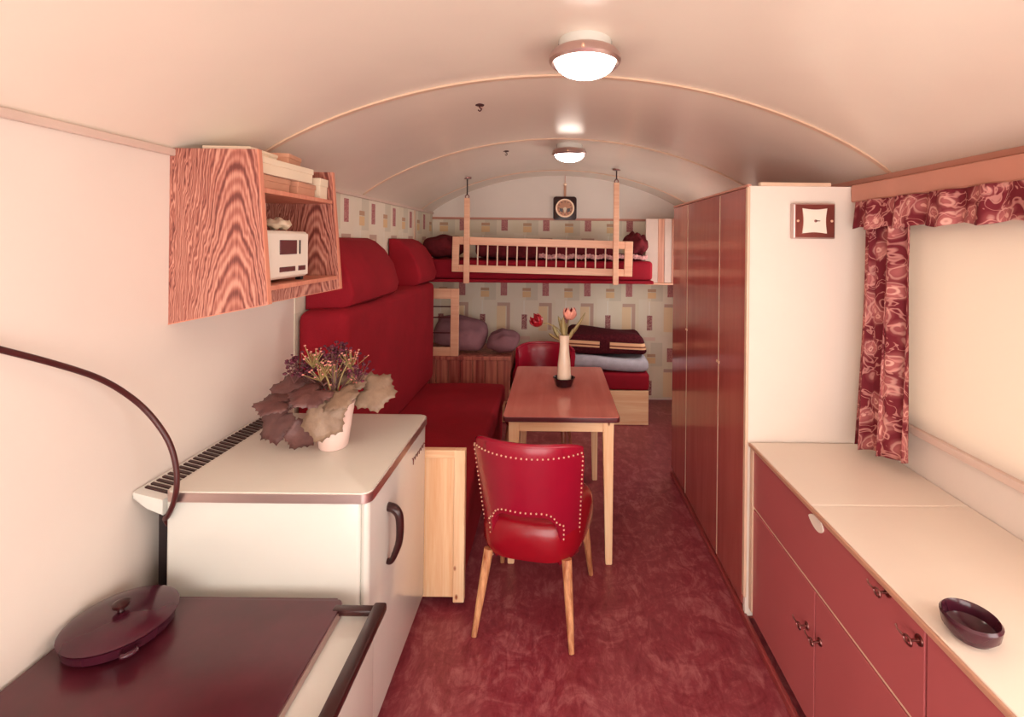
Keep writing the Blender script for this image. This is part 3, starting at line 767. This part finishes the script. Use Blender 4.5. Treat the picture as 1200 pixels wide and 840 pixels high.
# ------------------------------------------------------------------ upholstered bench on the left
BY0, BY1 = 2.075, 3.86
t = thing('upholstered_bench', 'crimson upholstered bench with pine end panel along the wall', 'bench', (-.8, 2.9, 0))
def bpart(name, bm, mat, par=None, **k):
    o = obj(name, bm, mat, par or t, **k)
    if par is None: o.matrix_parent_inverse = Matrix.Translation(Vector((.8, -2.9, 0)))
    return o
bx1 = -.378
pe = bpart('end_panel', box(XL + .01, bx1 - .045, BY0 + .004, BY0 + .022, .05, .665), 'pine')
ob = lambda n, b_, m_, **k: bpart(n, b_, m_, **k)
ob('end_stile', box(bx1 - .048, bx1, BY0 - .004, BY0 + .03, .03, .69, .003), 'pine')
ob('end_rail', box(XL + .01, bx1 - .046, BY0 - .004, BY0 + .03, .655, .69, .003), 'pine_x')
ob('seat_base', box(XL + .01, bx1 - .03, BY0 + .03, BY1, .03, .31), 'fabric')
ob('seat_cushion', soft_box(XL + .12, bx1 - .005, BY0 + .032, BY1, .31, .455, .035, .006, 2), 'fabric', smooth=60)
ob('back_cushion', soft_box(XL + .008, -1.00, 2.30, 4.02, .44, 1.255, .05, .006, 1), 'fabric', smooth=60)
def headrest(y0, y1, name='headrest'):
    bm = bmesh.new()
    pr = [(XL + .008, 1.245), (-1.06, 1.245), (-1.01, 1.275), (-.995, 1.33), (-1.03, 1.45), (-1.09, 1.54), (-1.15, 1.592), (-1.2, 1.61), (XL + .008, 1.61)]
    prism(bm, pr, 'y', y0, y1, .02, 3)
    bpart(name, bm, 'fabric', smooth=35)
headrest(2.375, 3.08); headrest(3.56, 4.06)

# ------------------------------------------------------------------ table
TX0, TX1, TY0, TY1, TZ = -.243, .327, 2.33, 3.27, .745
t = thing('dining_table', 'narrow pine table with red brown laminate top', 'table', (.042, 2.8, 0))
def tpart(name, bm, mat, **k):
    o = obj(name, bm, mat, t, **k); o.matrix_parent_inverse = Matrix.Translation(Vector((-.042, -2.8, 0))); return o
bm = bmesh.new(); prism(bm, rounded_rect(TX0, TX1, TY0, TY1, .02), 'z', TZ - .004, TZ, .001); tpart('tabletop', bm, 'tabletop')
bm = bmesh.new(); prism(bm, rounded_rect(TX0 - .002, TX1 + .002, TY0 - .002, TY1 + .002, .02), 'z', TZ - .026, TZ - .003, .003); tpart('top_edge', bm, 'tabedge', smooth=40)
for a, b, c, d in ((TX0 + .075, TX1 - .075, TY0 + .035, TY0 + .055), (TX0 + .075, TX1 - .075, TY1 - .055, TY1 - .035), (TX0 + .035, TX0 + .055, TY0 + .08, TY1 - .08), (TX1 - .055, TX1 - .035, TY0 + .08, TY1 - .08)):
    tpart('apron', box(a, b, c, d, TZ - .085, TZ - .026, .002), 'pine_x')
for sx in (0, 1):
    for sy in (0, 1):
        x = TX0 + .052 if sx == 0 else TX1 - .052; y = TY0 + .052 if sy == 0 else TY1 - .052
        bm = bmesh.new(); V = []
        for z, h in ((TZ - .026, .027), (TZ - .1, .026), (.001, .016)):
            V.append([bm.verts.new((x + a * h + (0.01 if sx else -.01) * (z < .1), y + b * h, z)) for a, b in ((-1, -1), (1, -1), (1, 1), (-1, 1))])
        for A, B in zip(V, V[1:]):
            for k in range(4): bm.faces.new((A[k], A[(k + 1) % 4], B[(k + 1) % 4], B[k]))
        bm.faces.new(V[0]); bm.faces.new(V[-1][::-1])
        bmesh.ops.bevel(bm, geom=bm.edges[:], offset=.003, segments=2, affect='EDGES')
        tpart('leg', bm, 'pine')

# vase with tulips standing in a dark dish
vp = at_z(661, 455, TZ); vp.y += .045
bm = bmesh.new(); lathe(bm, [(0, 0), (.042, 0), (.05, .006), (.064, .045), (.067, .052), (.063, .053), (.058, .044), (.046, .012), (0, .008)], 10)
tag(obj('glass_dish', bm, 'smoke', loc=(vp.x, vp.y, TZ + .0005), smooth=15), 'dark faceted glass dish under the white vase', 'dish')
VZ = TZ + .009
bm = bmesh.new(); lathe(bm, [(0, 0), (.036, 0), (.04, .006), (.041, .05), (.037, .13), (.029, .2), (.027, .24), (.032, .285), (.034, .295), (.030, .294), (.025, .24), (.027, .2), (.03, .1), (0, .05)], 32)
tag(obj('vase', bm, 'ceramic', loc=(vp.x, vp.y, VZ), smooth=40), 'slender white ceramic vase on the table', 'vase')
def tulip(px, py, mats, label, tilt):
    top = at_y(px, py, vp.y); b = Vector((vp.x, vp.y, VZ + .06)); neck = Vector((vp.x + .012 * (1 if top.x > vp.x else -1), vp.y, VZ + .29))
    t = thing('tulip', label, 'flower', b)
    bm = bmesh.new(); tube(bm, smoothpath([(0, 0, 0), neck - b, (neck - b).lerp(top - b, .55) + Vector((0, 0, .012)), top - b - Vector((0, 0, .022))], 6), .0035, 8); obj('stem', bm, 'stem', t, smooth=60)
    for k in range(6):
        bm = bmesh.new(); G = {}; a0 = k * math.pi / 3; out = .003 if k % 2 else 0
        for i in range(7):
            for j in range(7):
                v = j / 6; u = i / 6 - .5; wdt = math.sin(math.pi * (v * .82 + .14)) ** .8
                rr = (.038 * math.sin(math.pi * (.12 + .62 * v)) + out); aa = a0 + u * 1.5 * wdt
                G[i, j] = bm.verts.new((rr * math.cos(aa), rr * math.sin(aa), v * .075 * (1 - .25 * abs(u) ** 2 * 4)))
        for i in range(6):
            for j in range(6): bm.faces.new((G[i, j], G[i + 1, j], G[i + 1, j + 1], G[i, j + 1]))
        o = obj('petal', bm, mats[k % len(mats)], t, smooth=80); o.location = top - b - Vector((0, 0, .034)); o.rotation_euler = tilt
        s = o.modifiers.new('thickness', 'SOLIDIFY'); s.thickness = .001
tulip(633, 374, ['petal_red'], 'deep red tulip leaning out of the white vase', (.2, -.7, .3))
tulip(668, 368, ['petal_red', 'petal_pink', 'petal_pink', 'petal_pink', 'petal_red', 'petal_red'], 'pink and red tulip upright in the white vase', (.1, .15, 2.3))
t = thing('tulip_foliage', 'pointed olive tulip leaves standing in the white vase', 'foliage', (vp.x, vp.y, VZ + .08))
def blade(px, py, dy, wd, bow):
    wd *= 1.25
    b = Vector((random.uniform(-.012, .012), random.uniform(-.01, .01), .17)); tp = at_y(px, py, vp.y + dy) - Vector((vp.x, vp.y, VZ + .08))
    bm = bmesh.new(); G = []
    for j in range(11):
        v = j / 10; c = b.lerp(tp, v) + Vector((bow, 0, 0)) * math.sin(math.pi * v); h = wd * (math.sin(math.pi * (.12 + .88 * v)) ** .7 if v < 1 else 0) + .0006
        G.append([bm.verts.new(c + Vector((-h, h * .4, 0))), bm.verts.new(c + Vector((0, -h * .25, 0))), bm.verts.new(c + Vector((h, h * .4, 0)))])
    for A, B in zip(G, G[1:]):
        for k in range(2): bm.faces.new((A[k], A[k + 1], B[k + 1], B[k]))
    o = obj('leaf', bm, 'tulipleaf', t, smooth=80); s = o.modifiers.new('thickness', 'SOLIDIFY'); s.thickness = .001
for q in ((654, 370, .01, .013, .004), (660, 371, -.02, .014, -.006), (686, 366, 0, .008, .012), (648, 380, .02, .013, -.008), (680, 376, .02, .008, .014), (643, 390, -.02, .012, -.012), (671, 385, -.02, .010, .012), (664, 378, .03, .010, 0)): blade(*q)

# ------------------------------------------------------------------ chairs
def shell_pt(s, tt, off=0.0):
    """outer back shell: s across (-1..1), tt from the seat line (0) to the top (1)"""
    hw = .222 + .012 * tt - .02 * (1 - tt)
    ang = s * 1.05
    x = hw * math.sin(ang) / math.sin(1.05)
    y = -.235 + .17 * (1 - math.cos(ang)) / (1 - math.cos(1.05)) * (1.0 - .35 * tt) - .055 * tt
    z = .30 + .49 * tt
    nx, ny = math.sin(ang), -math.cos(ang)
    return Vector((x + nx * off, y + ny * off, z))
def arch(s):
    a = abs(s) / .60
    return -.03 if a >= 1 else .44 * (1 - a ** 4.5) ** (1 / 3.0)
def make_chair(label, loc, rz, legmat, scale=1.0):
    t = thing('vinyl_chair', label, 'chair', loc, rz); t.scale = (scale,) * 3
    # seat
    bm = bmesh.new(); seg = 40; prof = [(.80, .30), (.94, .305), (1.0, .34), (1.0, .40), (.97, .44), (.88, .462), (.6, .472), (.3, .475)]
    rings = []
    for f, z in prof:
        ring = []
        for k in range(seg):
            a = 2 * math.pi * k / seg; ca, sa = math.cos(a), math.sin(a)
            e = 2 / 3.4
            x = abs(ca) ** e * (1 if ca > 0 else -1); y = abs(sa) ** e * (1 if sa > 0 else -1)
            ring.append(bm.verts.new((x * (.232 + .028 * y) * f, (y * .225 + .015) * f, z)))
        rings.append(ring)
    for A, B in zip(rings, rings[1:]):
        for k in range(seg): bm.faces.new((A[k], A[(k + 1) % seg], B[(k + 1) % seg], B[k]))
    bm.faces.new(rings[0][::-1]); bm.faces.new(rings[-1])
    obj('seat', bm, 'vinyl_seat', t, smooth=50)
    # back shell with arched opening
    ss = [-1 + 2 * k / 24 for k in range(25)] + [q * .6 * g for q in (-1, 1) for g in (1.0, .995, .98, .95, .90, .83)] + [0]
    ss = sorted(set(round(q, 4) for q in ss)); nt = 12; th = .032
    bm = bmesh.new(); O, I = [], []
    for s in ss:
        lo = arch(s); hi = 1 - .05 * abs(s) ** 5 + .02 * (1 - s * s)
        O.append([bm.verts.new(shell_pt(s, lo + (hi - lo) * j / nt, .004 if 0 < j < nt else -.004)) for j in range(nt + 1)])
        I.append([bm.verts.new(shell_pt(s, lo + (hi - lo) * j / nt, -th if 0 < j < nt else -th + .009)) for j in range(nt + 1)])
    n = len(ss)
    for i in range(n - 1):
        for j in range(nt):
            bm.faces.new((O[i][j], O[i + 1][j], O[i + 1][j + 1], O[i][j + 1])); bm.faces.new((I[i][j], I[i][j + 1], I[i + 1][j + 1], I[i + 1][j]))
        bm.faces.new((O[i][nt], O[i + 1][nt], I[i + 1][nt], I[i][nt])); bm.faces.new((O[i][0], I[i][0], I[i + 1][0], O[i + 1][0]))
    for j in range(nt):
        bm.faces.new((O[0][j], O[0][j + 1], I[0][j + 1], I[0][j])); bm.faces.new((O[-1][j], I[-1][j], I[-1][j + 1], O[-1][j + 1]))
    bk = obj('backrest', bm, 'vinyl', t, smooth=50)
    # piping along the top edge
    bm = bmesh.new(); tube(bm, [shell_pt(s, 1 - .05 * abs(s) ** 5 + .02 * (1 - s * s), -.015) + Vector((0, 0, .002)) for s in [-1 + k / 20 for k in range(41)]], .012, 8); obj('top_roll', bm, 'vinyl', bk, smooth=60)
    # nail heads
    path = [(-.955, .04 + .86 * k / 20) for k in range(21)] + [(-.93 + 1.86 * k / 60, .94) for k in range(61)] + [(.955, .90 - .86 * k / 20) for k in range(21)]
    ar = [(-.645, -.02 + .035 * k) for k in range(11)]
    ar += [(s, min(arch(s) + .045, .49)) for s in [-.63 + 1.26 * k / 40 for k in range(41)] if arch(s) > .3]
    ar += [(.645, .33 - .035 * k) for k in range(11)]
    bm = bmesh.new()
    def nails(path, step):
        P = [shell_pt(s, q, .005) for s, q in path]; acc = step
        for a, b in zip(P, P[1:]):
            L = (b - a).length; d = step - acc
            while d <= L and L > 0:
                bmesh.ops.create_icosphere(bm, subdivisions=1, radius=.0042, matrix=Matrix.Translation(a.lerp(b, d / L))); d += step
            acc = L - (d - step)
    nails(path, .021); nails(ar, .021)
    stuff(obj('nailhead_trim', bm, 'brass', bk, smooth=60))
    # legs
    for sx in (-1, 1):
        for sy in (-1, 1):
            a = Vector((sx * (.165 if sy < 0 else .19), sy * .165, .315)); b = Vector((sx * (.200 if sy < 0 else .222), sy * (.24 if sy < 0 else .215), .001))
            bm = bmesh.new(); tube(bm, [a, a.lerp(b, .5), b], [.021, .017, .011], 12); obj('leg', bm, legmat, t, smooth=50)
    return t
make_chair('crimson vinyl chair with nailhead trim at the refrigerator end of the table', (-.068, 2.13, 0), R(-11), 'legwood', 1.0)
make_chair('crimson vinyl chair at the bed end of the table, half hidden by it', (-.09, 3.50, 0), R(171), 'legdark', 1.0)

# ------------------------------------------------------------------ lower bed
DY, BXR = 4.18, .836
t = thing('lower_bed', 'pine box bed with a crimson mattress below the bunk', 'bed', (-.2, 4.5, 0))
def dpart(name, bm, mat, **k):
    o = obj(name, bm, mat, t, **k); o.matrix_parent_inverse = Matrix.Translation(Vector((.2, -4.5, 0))); return o
dpart('bed_box', box(XL + .01, BXR - .01, DY + .02, YR - .012, .01, .29), 'pine_x')
dpart('front_board', box(-.30, BXR, DY, DY + .02, .003, .30, .003), 'pine_x')
dpart('mattress', soft_box(-.36, BXR + .01, DY + .005, YR - .012, .302, .455, .03, .004, 3, 6), 'fabric2', smooth=60)
# raised head end with vertical planks and a rail
dpart('head_box', box(XL + .01, -.38, DY + .02, YR - .012, .292, .56), 'plank')
for k in range(8):
    a = XL + .012 + k * .107
    dpart('plank', box(a, a + .100, DY, DY + .019, .20, .555, .004), 'plank')
dpart('head_rail', box(XL + .01, -.375, DY - .008, DY + .03, .556, .588, .004), 'plank')
# guard frame at the head
t = thing('bed_guard', 'upright pine guard frame on the head end of the lower bed', 'bed guard', (-1.0, DY + .02, .588))
gx0, gx1, gz1 = -.24, .165, .59
obj('side_post', box(gx0, gx0 + .07, -.014, .014, 0, gz1, .003), 'rail', t); obj('side_post', box(gx1 - .07, gx1, -.014, .014, 0, gz1, .003), 'rail', t)
obj('top_rail', box(gx0 + .07, gx1 - .07, -.012, .012, gz1 - .09, gz1, .003), 'rail', t); obj('bottom_rail', box(gx0 + .07, gx1 - .07, -.012, .012, 0, .075, .003), 'rail', t)
for z in (.43, .335, .2):
    bm = bmesh.new(); tube(bm, [(gx0 + .068, 0, z), (gx1 - .068, 0, z)], .006, 8); obj('crossbar', bm, 'tabedge', t, smooth=60)
# pillows, quilt, blanket
def cushion(name, loc, rot, dims, mat, label, seed, e=.55, crease=.007):
    return tag(obj(name, pillow_bm(*dims, crease=crease, e=e, seed=seed), mat, loc=loc, rot=rot, smooth=70), label, 'pillow')
cushion('pillow', (-.87, 4.50, .735), (R(42), R(10), R(4)), (.25, .19, .10), 'mauve', 'large mauve pillow propped behind the bed guard', 1)
cushion('pillow', (-.47, 4.48, .668), (R(16), R(2), R(-6)), (.15, .17, .085), 'mauve', 'flat mauve pillow beside the large propped pillow', 4)
bm = soft_box(-.44, .48, -.30, .28, 0, .115, .05, .014, 5, 14)
tag(obj('quilt', bm, 'quilt_blue', loc=(.36, 4.48, .47), smooth=70), 'pale blue folded quilt lying on the crimson mattress', 'quilt')
bm = soft_box(-.36, .36, -.22, .22, 0, .175, .05, .012, 8, 12)
for v in bm.verts: v.co.x *= 1.06 - .9 * max(0, v.co.z - .03)
tag(obj('blanket', bm, 'blanket', loc=(.46, 4.44, .604), rot=(0, R(2), R(-3)), smooth=70), 'dark folded blanket with cream stripes on the blue quilt', 'blanket')

# ------------------------------------------------------------------ upper bunk
t = thing('upper_bunk', 'upper bunk with crimson mattress across the rear wall', 'bunk bed', (-.2, 4.5, 1.235))
def upart(name, bm, mat, **k):
    o = obj(name, bm, mat, t, **k); o.matrix_parent_inverse = Matrix.Translation(Vector((.2, -4.5, -1.235))); return o
upart('bunk_board', box(XL + .005, .87, DY, YR - .006, 1.235, 1.262, .004), 'fabric2')
upart('mattress', soft_box(XL + .01, .865, DY + .012, YR - .012, 1.262, 1.43, .03, .004, 6, 8), 'fabric2', smooth=60)
# bedding on the bunk
cushion('pillow', (-1.02, 4.44, 1.545), (R(6), 0, R(3)), (.20, .19, .10), 'plumcloth', 'plum pillow on the upper bunk against the wallpapered wall', 7, .4)
bm = soft_box(-.78, .78, -.24, .24, 0, .15, .05, .010, 9, 16)
for v in bm.verts: v.co.z *= (.75 + .25 * math.sin(v.co.x * 3 + 1.0) ** 2) * (1 if v.co.x < .4 else max(.3, 1 - (v.co.x - .4) * 4))
q = tag(obj('bunk_quilt', bm, 'plumcloth', loc=(.06, 4.52, 1.447), smooth=70), 'plum quilt with lace edge spread over the upper bunk', 'quilt')
bm = bmesh.new(); G = []
for i in range(121):
    x = -.2 + .97 * i / 120; z = .022 + .006 * math.sin(i * .37) + .004 * math.sin(i * 1.7); G.append((bm.verts.new((x, -.262 + .004 * math.sin(i * .7), z - .018 - .006 * random.random())), bm.verts.new((x, -.256, z + .018))))
for a, b in zip(G, G[1:]): bm.faces.new((a[0], b[0], b[1], a[1]))
o = obj('lace_edge', bm, 'lace', q, smooth=70); s = o.modifiers.new('thickness', 'SOLIDIFY'); s.thickness = .003
bm = pillow_bm(.11, .2, .09, crease=.014, e=.5, seed=12)
tag(obj('pillow', bm, 'plumcloth', loc=(.745, 4.42, 1.588), rot=(R(8), R(6), 0), smooth=70), 'dark pillow at the boarded end of the upper bunk', 'pillow')
# guard rail
a = at_y(530, 277, DY - .03); b = at_y(741, 283, DY - .03); c = at_y(530, 318, DY - .03)
Lr = b.x - a.x; Hr = .305
t = thing('bunk_guard_rail', 'pale pine guard rail with thin balusters on the upper bunk', 'guard rail', (a.x, DY - .03, a.z - Hr)); t.rotation_euler = (0, R(1.0), 0)
obj('end_post', box(0, .058, -.014, .014, 0, Hr, .003), 'rail', t); obj('end_post', box(Lr - .07, Lr, -.014, .014, 0, Hr, .003), 'rail', t)
obj('top_rail', box(.058, Lr - .07, -.012, .012, Hr - .068, Hr, .003), 'rail', t); obj('bottom_rail', box(.058, Lr - .07, -.012, .012, 0, .062, .003), 'rail', t)
x0 = (559.8 - 530) / 211 * Lr; x1 = (709.2 - 530) / 211 * Lr
base = box(-.0055, .0055, -.006, .006, .06, Hr - .066, .001)
bal = obj('baluster', base, 'trim', t); bal.location = (x0, 0, 0)
for k in range(1, 14):
    o = bal.copy(); link(o, t); o.location = (x0 + (x1 - x0) * k / 13, 0, 0)
# hanging posts
def hanger(px, ytop, yhook, label):
    p = at_y(px, ytop, DY - .065)
    t = thing('hanging_post', label, 'post', (p.x, DY - .065, 1.232), group='wooden posts holding up the bunk')
    h = p.z - 1.232; zr = roof(p.x) - 1.232
    obj('batten', box(-.024, .024, -.012, .012, 0, h, .004), 'rail', t)
    bm = bmesh.new(); tube(bm, smoothpath([(0, 0, h - .02), (.016, 0, h + .01), (0, 0, h + .03), (-.016, 0, h + .01), (0, 0, h - .02)], 6), .005, 8); obj('shackle', bm, 'steel', t, smooth=60)
    bm = bmesh.new(); tube(bm, [(0, 0, h + .026), (0, 0, zr - .004)], .006, 8); obj('hook_rod', bm, 'dark', t, smooth=60)
    bm = bmesh.new(); lathe(bm, [(0, zr - .012), (.034, zr - .008), (.036, zr + .004)], 16); obj('ceiling_plate', bm, 'steel', t, smooth=40)
hanger(547.5, 232, 217, 'wooden hanging post by the plum pillow end of the bunk')
hanger(722.5, 214, 200, 'wooden hanging post by the boarded end of the bunk')
# boarded end
M['stripewood'] = wood('rosy_striped_wood', (170, 88, 70), (226, 172, 144), 'Z', 16, .02, .4)
e0 = at_y(757, 256, 4.6); e1 = at_y(757, 331, 4.6)
t = thing('end_board', 'cream and wood striped board standing at the bunk end', 'board', (e0.x, 4.6, e1.z)); hb = e0.z - e1.z
obj('panel', box(0, .118, 0, .02, 0, hb, .003), 'trim_pale', t)
obj('panel', box(.12, .18, .001, .02, 0, hb, .003), 'stripewood', t)
obj('panel', box(.182, .25, .001, .02, 0, hb, .003), 'trim_pale', t)
obj('panel', box(.252, .46, .001, .02, 0, hb, .003), 'stripewood', t)
obj('ledge', box(.0, .46, -.03, .26, -.02, -.001, .004), 'rail', t)

# hanging clock on the rear wall
p = at_y(662, 244, YR - .03)
t = thing('hanging_barometer', 'dark square barometer with round brass dial on the rear wall', 'barometer', (p.x, YR, p.z))
bm = bmesh.new(); prism(bm, rounded_rect(-.118, .118, -.118, .118, .025), 'y', -.035, -.001, .006); obj('case', bm, 'dark', t, smooth=40)
bm = bmesh.new(); lathe(bm, [(.075, -.036), (.082, -.05), (.092, -.05), (.096, -.036)], 40, axis='y'); obj('bezel', bm, 'brass', t, smooth=50)
bm = bmesh.new(); lathe(bm, [(0, -.039), (.08, -.039), (.08, -.034)], 40, axis='y'); obj('dial', bm, 'tan', t)
for k in range(12):
    a = math.pi / 6 * k; bm = box(-.003, .003, -.0415, -.0395, .058, .072); o = obj('tick', bm, 'dark', t); o.rotation_euler = (0, a, 0)
bm = bmesh.new(); prism(bm, [(-.02, .0), (.0, -.055), (.02, 0), (0, .012)], 'y', -.0435, -.041); obj('hand', bm, 'paper', t)
for s_ in (-1, 1):
    bm = bmesh.new(); prism(bm, [(s_ * .02, -.005), (s_ * .055, .0), (s_ * .05, -.03), (s_ * .02, -.045)], 'y', -.0425, -.0405); obj('dial_segment', bm, 'dark', t)
obj('strap', box(-.012, .012, -.014, -.004, .115, .24, .003), 'tan', t)
bm = bmesh.new(); lathe(bm, [(0, -.026), (.014, -.024), (.016, -.002)], 16, (0, 0, .245), 'y'); obj('hanging_knob', bm, 'brass', t, smooth=50)
obj('cord', box(-.003, .003, -.008, -.002, .255, .36), 'trim_rose', t)
